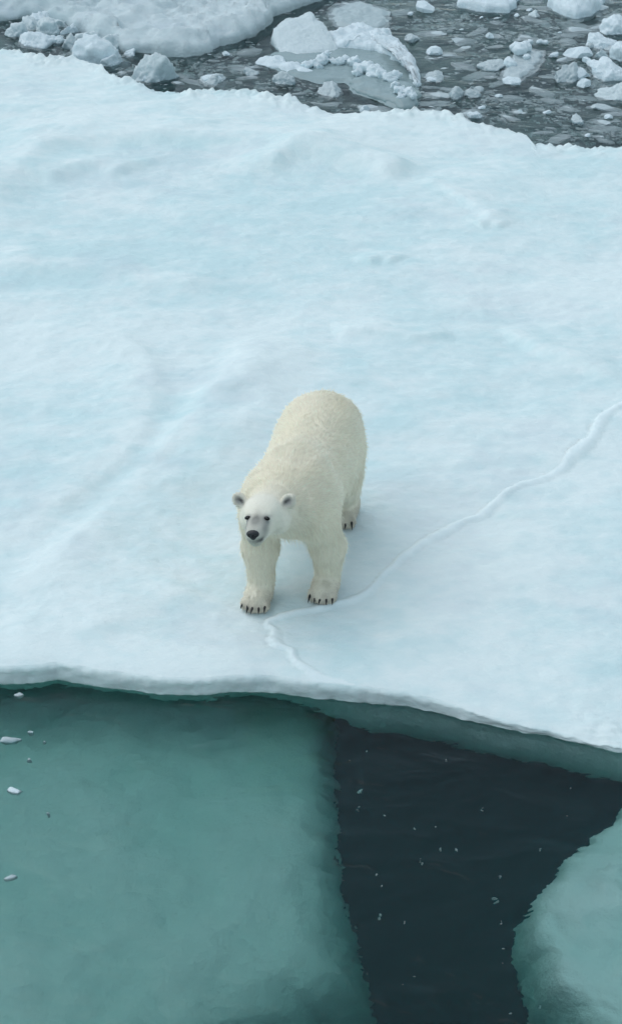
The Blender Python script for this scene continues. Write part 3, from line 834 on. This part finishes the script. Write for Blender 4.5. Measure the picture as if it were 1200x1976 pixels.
# slush: uncountable bits just under the surface
oc = np.array([[1, 0, 0], [-1, 0, 0], [0, 1, 0], [0, -1, 0], [0, 0, .7], [0, 0, -.7]], float)
of = np.array([[0, 2, 4], [2, 1, 4], [1, 3, 4], [3, 0, 4], [2, 0, 5], [1, 2, 5], [3, 1, 5], [0, 3, 5]])
SV, SF, n = [], [], 0
while n < 5000:
    u = random.uniform(-150, 1350); v = random.uniform(-40, 276)
    uu = min(max(u, 0), 1200)
    if not in_lead(uu, v): continue
    dens = fbm(np.array(u / 130.), np.array(v / 45.), 3.0, 3)
    if random.random() > .35 + .9 * float(dens): continue
    p = G(u, v, WL)
    s = random.uniform(.012, .045)
    big = random.random() < .10
    if big: s *= 2.2
    q = oc * (s * np.array([random.uniform(.8, 1.8), 1, .8])) * rng.uniform(.7, 1.3, (6, 1))
    a = random.uniform(0, 3); c_, s_ = math.cos(a), math.sin(a)
    q = np.column_stack([q[:, 0] * c_ - q[:, 1] * s_, q[:, 0] * s_ + q[:, 1] * c_, q[:, 2]])
    zz = WL - random.uniform(.8, 7.0) * s
    SV.append(q + np.array([p[0], p[1], zz])); SF.append(of + 6 * n); n += 1
slush = obj('brash_slush', mk_mesh('brash_slush', np.vstack(SV), [np.vstack(SF)], False), M_BRASH)
tag(slush, 'fine grey ice slush suspended in the lead', 'slush', kind='stuff')

gx, gy = np.arange(-16, 16.1, .12), np.arange(21.0, 46, .12)
MX, MY = np.meshgrid(gx, gy); mx_, my_ = MX.ravel(), MY.ravel()
mz = WL - .62 + .45 * fbm(mx_ * .8, my_ * .55, 4.0, 4, .6) - 1.2 * sstep(.35, -.25, my_ - np.interp(mx_, fbx, fby) - .2)
mz = np.minimum(mz, WL - .12)
murk = obj('slush_bank', mk_mesh('slush_bank', np.column_stack([mx_, my_, mz]), [grid_quads(len(gy), len(gx))]), M_MURK)
tag(murk, 'dim bank of sunken slush under the lead', 'slush', kind='stuff')

# ------------------------------------------------------------------ bits in the clear water in front
gN = 'ice bits on the turquoise water'
for u, v, w, h_, lab, sd_ in [(18, 1428, 42, 24, 'translucent ice cake floating at the left edge on turquoise water', 301), (30, 1524, 28, 12, 'white leaf shaped ice sliver floating on the turquoise water', 302),
                        (60, 1413, 12, 12, 'ice crumb right of the translucent cake at the left edge', 303), (86, 1431, 7, 6, 'tiny bright ice crumb right of the translucent cake', 304),
                        (57, 1466, 8, 7, 'tiny ice crumb below the translucent cake', 305), (94, 1570, 7, 6, 'tiny ice crumb below and right of the white sliver', 306), (22, 1692, 24, 30, 'upright pale ice bit near the left edge, lowest of the drifting bits', 307), (36, 1340, 20, 10, 'dull ice bit close under the floe edge at left', 308)]:
    o = chunk(u, v, w, h_, lab, sd_, M_WHITE if w == 28 else M_BRASH, 'ice bit', gN, sub=3, name='ice_bit', deep=.55, rot=random.uniform(-.4, .4))
    o.location.z = WL - .02
    o.scale.z = .55
# ice grains hanging in the dark gap
grain = chunk_mesh('ice_grain', 1, 400, (1, 1, 1)); grain.materials.append(M_BRASH)
for i, (u, v) in enumerate([(742, 1573), (706, 1450), (675, 1470), (695, 1528), (690, 1560), (800, 1600), (815, 1665), (850, 1640), (880, 1640), (735, 1710), (810, 1660), (780, 1780), (732, 1768), (725, 1690), (800, 1880), (775, 1905), (970, 1860), (965, 1780), (955, 1740), (930, 1562), (1100, 1520), (1095, 1575), (1040, 1640), (965, 1692), (970, 1830), (985, 1955), (1040, 1945), (840, 1595), (860, 1470)]):
    z = WL - random.uniform(.15, .6)
    p = GW(u, v, z)
    o = obj('ice_grain', grain, None, None, (p[0], p[1], z)); s = random.uniform(.006, .014)
    o.scale = (s, s, s * 1.2); o.rotation_euler = (random.random() * 3, random.random() * 3, 0)
    tag(o, 'tiny ice grain hanging in the dark gap of water', 'ice grain', 'ice grains in the dark gap')
# ------------------------------------------------------------------ the polar bear
# own frame: x towards its left side, y backwards, z up; origin between the front paws
bf = Field((-0.62, -0.85, -0.03), (0.62, 1.75, 1.40), 0.0115)
# trunk: heavy rump, barrel, chest with the shoulder hump
bf.ell((0, 1.17, .80), (.325, .40, .375), .06)
bf.ell((0, .86, .79), (.355, .46, .355), .12)
bf.ell((0, .52, .79), (.330, .44, .335), .10)
bf.ell((0, .20, .86), (.325, .34, .30), .12)
bf.ell((0, .30, 1.02), (.20, .26, .15), .12)
bf.ell((0, .02, .85), (.265, .22, .22), .10)
for s in (1, -1):
    bf.ell((s * .16, .22, 1.03), (.085, .17, .14), .06)
    bf.ell((s * .16, 1.16, .93), (.13, .22, .17), .10)
bf.cone((0, 1.48, .86), (0, 1.58, .74), .07, .05, .06)                  # tail stub
# hind legs
for s, nm in ((1, 'hl'), (-1, 'hr')):
    px, py = PAWS[nm]
    bf.ell((s * .185, 1.14, .62), (.17, .27, .32), .10)
    bf.cone((s * .195, 1.04, .52), (s * .175, 1.22, .30), .16, .12, .08)
    bf.cone((s * .175, 1.22, .30), (px, py + .10, .10), .12, .095, .06)
    bf.ell((px, py - .02, .065), (.106, .19, .085), .05)
    for i in range(5):
        a = (i - 2) * .042
        bf.ell((px + a, py - .185 + abs(i - 2) ** 1.6 * .010, .046), (.028, .05, .044), .020)
# front legs, one stepping ahead
for s, nm in ((1, 'fl'), (-1, 'fr')):
    px, py = PAWS[nm]
    bf.ell((.205 if s > 0 else -.235, .10 + py * .25, .78), (.14 if s > 0 else .15, .25, .28), .10)
    bf.cone(((.215 if s > 0 else -.24) + (px - s * .265) * .4, .10 + py * .3, .66), (s * .268 + (px - s * .265) * .8, .09 + py * .7, .42), .150, .132, .07)
    bf.cone((s * .268 + (px - s * .265) * .8, .09 + py * .7, .42), (px, py + .07, .15), .130, .104, .06)
    bf.ell((px, py - .01, .072), (.110, .165, .088), .05)
    for i in range(5):
        a = (i - 2) * .043
        bf.ell((px + a, py - .158 + abs(i - 2) ** 1.6 * .012, .048), (.029, .052, .046), .020)
# neck and head; the head is turned a little further to its right and lifted
HEAD = np.array([-.105, -.31, .965])
hy, hp, hr_ = R(-2), R(13), R(-5)
Rz = np.array([[math.cos(-hy), -math.sin(-hy), 0], [math.sin(-hy), math.cos(-hy), 0], [0, 0, 1]])
Rx = np.array([[1, 0, 0], [0, math.cos(-hp), -math.sin(-hp)], [0, math.sin(-hp), math.cos(-hp)]])
HM = Rz @ Rx @ np.array([[math.cos(hr_), 0, math.sin(hr_)], [0, 1, 0], [-math.sin(hr_), 0, math.cos(hr_)]])
def hd(x, y, z): return HEAD + HM @ np.array([x, y, z])
bf.cone((0, .10, .93), hd(0, .12, -.015), .235, .145, .10)
bf.cone((0, .06, .82), hd(0, .12, -.07), .19, .115, .10)
bf.ell(hd(0, .00, .015), (.152, .175, .128), .035, HM)
bf.ell(hd(0, -.06, .035), (.118, .13, .080), .04, HM)
for s in (1, -1):
    bf.ell(hd(s * .092, .050, -.050), (.102, .125, .118), .035, HM)          # cheeks
    bf.ell(hd(s * .062, -.105, .048), (.040, .06, .028), .03, HM)          # brow
bf.cone(hd(0, -.09, -.020), hd(0, -.320, -.045), .108, .072, .045)
bf.ell(hd(0, -.21, .012), (.046, .13, .030), .025, HM)
bf.cone(hd(0, -.08, -.080), hd(0, -.300, -.098), .080, .052, .025)         # lower jaw
bf.ell(hd(0, -.335, -.035), (.048, .03, .038), .025, HM)
EARS = []
for s in (1, -1):
    c = hd(s * .183, .035, .085)
    t = R(38) * s
    EM = HM @ np.array([[math.cos(t), 0, math.sin(t)], [0, 1, 0], [-math.sin(t), 0, math.cos(t)]])
    bf.ell(c, (.054, .028, .070), .018, EM)
    bf.ell(c + EM @ np.array([0, -.034, .010]), (.036, .026, .050), .010, EM, sub=True)
    EARS.append((c, EM))
BV, BQ = bf.mesh()
BV = smooth_verts(BV, BQ, 2, .5)
BV[:, 2] = np.maximum(BV[:, 2], -.012)
BN = vnormals(BV, BQ)

# how the coat lies: backwards along the trunk, down the flanks and legs, fanning from the spine
def coat_flow(P, N):
    f = np.zeros_like(P)
    down = sstep(1.0, .55, P[:, 2])
    f[:, 1] = 1.0 - .75 * down
    f[:, 2] = -.15 - 1.0 * down
    f[:, 0] = np.sign(P[:, 0]) * .55 * sstep(.02, .25, np.abs(P[:, 0])) * (1 - down)
    f[:, 0] += .5 * noise3(P[:, 0] * 2.5, P[:, 1] * 2.5, P[:, 2] * 2.5)
    f[:, 1] += .35 * noise3(P[:, 0] * 3 + 9, P[:, 1] * 3, P[:, 2] * 3)
    f -= N * np.sum(f * N, 1)[:, None]
    return f / np.maximum(np.linalg.norm(f, axis=1), 1e-6)[:, None]
BF = coat_flow(BV, BN)
def locks(P, Fl, sx=34.0, stretch=.2):
    """wavy locks: noise stretched along the lie of the coat"""
    Fs = np.stack([np.zeros(len(P)), np.ones(len(P)), np.full(len(P), -.4)], 1); Fs /= np.linalg.norm(Fs[0])
    q = P * sx
    al = np.sum(q * Fl, 1)[:, None] * Fl
    q = q - al * (1 - stretch)
    return fbm(q[:, 0], q[:, 1], q[:, 2], 2, .5)
hl_ = (BV - HEAD) @ HM                                # head frame
headm = sstep(.20, .02, hl_[:, 1]) * (np.abs(hl_[:, 0]) < .3) * (hl_[:, 2] > -.22)
backm = sstep(.62, .95, BV[:, 2]) * sstep(.15, .5, BV[:, 1])
legm = sstep(.55, .35, BV[:, 2])
pawm = sstep(.16, .06, BV[:, 2])
bodym = (1 - headm) * (1 - pawm)
ridg = np.sin(BV[:, 1] * 88 + np.abs(BV[:, 0]) * 75 + 2.6 * fbm(BV[:, 0] * 5, BV[:, 1] * 5, BV[:, 2] * 5, 3))
patch = np.clip(.35 + 1.2 * noise3(BV[:, 0] * 3.3 + 2, BV[:, 1] * 3.0, BV[:, 2] * 3.3), 0, 1)
disp = bodym * (.0018 * locks(BV, BF, 30, .22) + .0042 * backm * patch * ridg) + .010 * bodym * fbm(BV[:, 0] * 4, BV[:, 1] * 4, BV[:, 2] * 4, 2)
hdist = np.linalg.norm(BV - (HEAD + HM @ np.array([0, .02, 0])), axis=1)
nk = sstep(.05, .2, BV[:, 1] - HEAD[1]) * sstep(.62, .8, BV[:, 2])
disp -= nk * (.010 * np.exp(-((hdist - .235 - .02 * noise3(BV[:, 0] * 6, BV[:, 1] * 6, BV[:, 2] * 6)) / .022) ** 2) + .006 * np.exp(-((hdist - .36 - .04 * noise3(BV[:, 0] * 5, BV[:, 1] * 5, 3.3)) / .03) ** 2))
BV = BV + BN * disp[:, None]
BN = vnormals(BV, BQ)
BV[:, 2] = np.maximum(BV[:, 2], -.012)

hl2 = (BV - HEAD) @ HM
def surface_at(x, z):
    m = (np.abs(hl2[:, 0] - x) < .012) & (np.abs(hl2[:, 2] - z) < .012) & (hl2[:, 1] < .1)
    return hl2[m][:, 1].min() if m.any() else -.13
EYES = [np.array([s * .074, surface_at(s * .074, .036), .036]) for s in (1, -1)]
# pigment of the coat
def lerp(a, b, t): return a + (np.asarray(b) - a) * t[:, None]
def coat_colour(P):
    h = (P - HEAD) @ HM
    head = sstep(.24, -.06, h[:, 1]) * (np.abs(h[:, 0]) < .3) * (h[:, 2] > -.22)
    c = np.tile(np.array([.94, .85, .67]), (len(P), 1))
    n = fbm(P[:, 0] * 3.5, P[:, 1] * 3.5, P[:, 2] * 3.5, 3)
    c = lerp(c, (.90, .815, .60), np.clip(.30 + .7 * n, 0, 1) * sstep(.75, 1.0, P[:, 2]) * .55)
    c = lerp(c, (.90, .835, .675), sstep(.7, .35, P[:, 2]) * .8)
    c = lerp(c, (.88, .865, .78), head * .5)
    paw = sstep(.17, .05, P[:, 2])
    c = lerp(c, (.46, .40, .33), paw * np.clip(.62 + .5 * noise3(P[:, 0] * 14, P[:, 1] * 14, P[:, 2] * 14), 0, 1))
    # thin grey fur on the bridge of the nose, dark lips, eye rims and ear hollows
    br = np.exp(-(h[:, 0] / .042) ** 2 - ((h[:, 1] + .285) / .075) ** 2) * sstep(-.06, -.02, h[:, 2])
    c = lerp(c, (.15, .145, .125), np.clip(br * 1.35, 0, 1) * .95)
    sidem = np.exp(-((np.abs(h[:, 0]) - .062) / .03) ** 2 - ((h[:, 1] + .29) / .07) ** 2 - ((h[:, 2] + .03) / .05) ** 2)
    c = lerp(c, (.24, .235, .21), np.clip(sidem * 1.2, 0, 1) * .9)
    c = lerp(c, (.50, .485, .43), sstep(-.20, -.30, h[:, 1]) * (np.abs(h[:, 0]) < .12) * .45)
    lip = np.exp(-((h[:, 1] + .345) / .030) ** 2 - ((h[:, 2] + .080) / .020) ** 2 - ((h[:, 0] - .022) / .050) ** 2)
    c = lerp(c, (.07, .072, .075), np.clip(lip * 1.6, 0, 1) * .92)
    for s in (1, -1):
        ep = EYES[0 if s > 0 else 1]
        e = np.exp(-((h[:, 0] - ep[0]) / .034) ** 2 - ((h[:, 1] - ep[1]) / .04) ** 2 - ((h[:, 2] - ep[2] + .25 * (h[:, 0] - ep[0]) * s) / .017) ** 2)
        c = lerp(c, (.13, .13, .13), np.clip(e * 1.2, 0, 1) * .85)
        e = np.exp(-((h[:, 0] - s * (.070 - .1 * (h[:, 2] - .02))) / .022) ** 2 - ((h[:, 1] + .22) / .05) ** 2 - ((h[:, 2] - .008) / .03) ** 2)
        c = lerp(c, (.30, .30, .285), np.clip(e * 1.2, 0, 1) * .85)
    for ec, em in EARS:
        q = (P - ec) @ em
        e = np.exp(-(q[:, 0] / .034) ** 2 - ((q[:, 2] - .004) / .040) ** 2) * (q[:, 1] < .004) * (np.abs(q[:, 1]) < .05)
        c = lerp(c, (.34, .33, .33), np.clip(e * 1.2, 0, 1) * .85)
        e = np.exp(-((q[:, 0] + .014 * np.sign(ec[0] - HEAD[0])) / .014) ** 2 - ((q[:, 2] + .008) / .026) ** 2) * (q[:, 1] < .006) * (np.abs(q[:, 1]) < .05)
        c = lerp(c, (.06, .06, .06), np.clip(e * 1.2, 0, 1) * .85)
    return np.clip(c, 0, 1)

def fur_material(name, bump):
    m, N, L, B = new_mat(name)
    at_ = nd(N, 'ShaderNodeAttribute', attribute_name='coat')
    L.new(at_.outputs['Color'], B.inputs['Base Color'])
    B.inputs['Roughness'].default_value = .85
    B.inputs['Specular IOR Level'].default_value = .15
    B.inputs['Sheen Weight'].default_value = .12
    B.inputs['Sheen Roughness'].default_value = .5
    if bump:
        co = N.new('ShaderNodeTexCoord').outputs['Object']
        n = noise_node(N, L, co, 60, 4, .6, (1, .35, .6))
        bp = nd(N, 'ShaderNodeBump', Strength=.5, Distance=1.0)
        L.new(math_(N, L, 'MULTIPLY', n, .012), bp.inputs['Height']); L.new(bp.outputs[0], B.inputs['Normal'])
    return m
M_FUR = fur_material('polar_bear_coat', True)
M_HAIR = fur_material('polar_bear_guard_hair', False)
def plain(name, col, rough, spec=.5):
    m, N, L, B = new_mat(name)
    co = N.new('ShaderNodeTexCoord').outputs['Object']
    n = noise_node(N, L, co, 60, 4, .6)
    L.new(mixc(N, L, n, tuple(c * .75 for c in col), tuple(c * 1.25 for c in col)), B.inputs['Base Color'])
    B.inputs['Roughness'].default_value = rough; B.inputs['Specular IOR Level'].default_value = spec
    bp = nd(N, 'ShaderNodeBump', Strength=.4, Distance=.01)
    L.new(n, bp.inputs['Height']); L.new(bp.outputs[0], B.inputs['Normal'])
    return m
M_NOSE = plain('nose_leather', (.018, .019, .021), .38)
M_EYE = plain('dark_eye', (.008, .007, .006), .12)
M_CLAW = plain('dark_claw_horn', (.012, .0115, .0115), .4)

bear = empty('polar_bear', (B0[0], B0[1], -.014), -BEAR_YAW)
tag(bear, 'cream white polar bear standing on the floe looking up', 'polar bear')
bme = mk_mesh('body', BV, [BQ]); vcol(bme, 'coat', coat_colour(BV))
body = obj('body', bme, M_FUR, bear)

# guard hairs
def make_fur(nh):
    tri = np.vstack([BQ[:, [0, 1, 2]], BQ[:, [0, 2, 3]]])
    A, B_, C = BV[tri[:, 0]], BV[tri[:, 1]], BV[tri[:, 2]]
    ar = np.linalg.norm(np.cross(B_ - A, C - A), axis=1)
    t = rng.choice(len(tri), nh, p=ar / ar.sum())
    r1, r2 = np.sqrt(rng.random(nh)), rng.random(nh)
    w = np.stack([1 - r1, r1 * (1 - r2), r1 * r2], 1)
    P = (BV[tri[t]] * w[:, :, None]).sum(1); N_ = (BN[tri[t]] * w[:, :, None]).sum(1)
    N_ /= np.linalg.norm(N_, axis=1)[:, None]
    h = (P - HEAD) @ HM
    head = sstep(.16, -.05, h[:, 1]) * (np.abs(h[:, 0]) < .3) * (h[:, 2] > -.22)
    keep = (P[:, 2] > .012) & ~((h[:, 1] < -.30) & (h[:, 2] > -.075) & (np.abs(h[:, 0]) < .06))
    for ep in EYES: keep &= np.linalg.norm(h - ep, axis=1) > .024
    P, N_, h, head = P[keep], N_[keep], h[keep], head[keep]
    Fl = coat_flow(P, N_)
    fh = np.tile(HM @ np.array([0, 1, .15]), (len(P), 1)); fh -= N_ * np.sum(fh * N_, 1)[:, None]
    Fl = Fl * (1 - head)[:, None] + fh * head[:, None]
    Ln = .030 * (1 - .66 * head) * (1 - .45 * sstep(.25, .08, P[:, 2])) * rng.uniform(.6, 1.3, len(P))
    belly = sstep(.2, -.6, N_[:, 2]) * sstep(.35, .5, P[:, 2])
    Ln *= 1 + .6 * belly
    stray = (rng.random(len(P)) < .07) * (1 - head); Ln *= 1 + .9 * stray
    qs = P - Fl * (np.sum(P * Fl, 1) * .72)[:, None]
    lk = np.stack([noise3(qs[:, 0] * 34 + k * 7, qs[:, 1] * 34, qs[:, 2] * 34 - k * 3) for k in range(3)], 1)
    d = Fl * .92 + N_ * .17 + lk * .11 + N_ * (.25 * stray)[:, None] + rng.normal(size=P.shape) * .08
    d /= np.linalg.norm(d, axis=1)[:, None]
    side = np.cross(d, N_); side /= np.maximum(np.linalg.norm(side, axis=1), 1e-6)[:, None]
    wd = (.0021 * (1 - .35 * head))[:, None]
    mid = P + d * (Ln * .55)[:, None]
    tip = P + (d * .9 + Fl * .25 - np.array([0, 0, .12])) * Ln[:, None]
    root = P - N_ * .004
    Vh = np.stack([root - side * wd, root + side * wd, mid + side * wd * .8, mid - side * wd * .8, tip], 1).reshape(-1, 3)
    b = np.arange(len(P)) * 5
    me = mk_mesh('fur', Vh, [np.stack([b, b + 1, b + 2, b + 3], 1), np.stack([b + 3, b + 2, b + 4], 1)])
    c = coat_colour(P) * (1 + .06 * rng.normal(size=(len(P), 1)) + .03 * lk[:, :1])
    vcol(me, 'coat', np.repeat(np.clip(c, 0, .95), 5, 0))
    nn = N_ + lk * .08 + d * .10; nn /= np.linalg.norm(nn, axis=1)[:, None]
    me.normals_split_custom_set_from_vertices(np.repeat(nn, 5, 0).tolist())
    return me
fur = obj('fur', make_fur(150000), M_HAIR, body)
fur['kind'] = 'stuff'

# nose leather with nostrils, eyes, claws
nf = Field((-.09, -.06, -.07), (.09, .06, .07), .004)
nf.ell((0, 0, .006), (.048, .028, .030), .01)
nf.ell((0, .004, -.020), (.022, .018, .022), .015)
for s in (1, -1): nf.ell((s * .022, -.024, -.004), (.009, .012, .008), .006, None, True)
nv, nq = nf.mesh()
nose = obj('nose', mk_mesh('nose', smooth_verts(nv, nq, 1), [nq]), M_NOSE, bear, hd(0, -.384, -.036))
nose.rotation_euler = Matrix(HM.tolist()).to_euler()
ef = Field((-.04, -.04, -.04), (.04, .04, .04), .004)
ef.ell((0, 0, 0), (.023, .014, .0155), .004)
ev_, eq_ = ef.mesh(); eme = mk_mesh('eye', ev_, [eq_]); eme.materials.append(M_EYE)
for s in (1, -1):
    e = obj('eye', eme, None, bear, hd(*(EYES[0 if s > 0 else 1] + np.array([0, .007, 0]))))
    e.rotation_euler = Matrix((HM @ np.array([[math.cos(.30 * s), 0, math.sin(.30 * s)], [0, 1, 0], [-math.sin(.30 * s), 0, math.cos(.30 * s)]])).tolist()).to_euler()
# one claw: a curved tapering horn, base at the origin, pointing forward (-y) and down
cv, nseg, ns = [], 6, 7
for i in range(nseg):
    t = i / (nseg - 1); yy, zz = -.058 * t, .010 * math.sin(t * 2.2) - .042 * t * t
    r = .0150 * (1 - t) ** .6 + .001
    for j in range(ns):
        a = 2 * math.pi * j / ns
        cv.append((r * .8 * math.cos(a), yy, zz + r * math.sin(a)))
cq = grid_quads(nseg, ns, True)
cme = mk_mesh('claw', np.array(cv), [cq, np.arange((nseg - 1) * ns, nseg * ns)[None, :]]); cme.materials.append(M_CLAW)
for nm, (px, py) in PAWS.items():
    hind = nm[0] == 'h'
    for i in range(5):
        a = (i - 2) * (.042 if hind else .043)
        y_ = (py - .215 + abs(i - 2) ** 1.6 * .010) if hind else (py - .190 + abs(i - 2) ** 1.6 * .012)
        c = obj('claw', cme, None, bear, (px + a, y_ + .008, .060))
        c.rotation_euler = (random.uniform(-.15, .15), 0, (i - 2) * .08 + random.uniform(-.16, .16))
        k_ = random.uniform(.8, 1.12); c.scale = (1.05, k_, k_)
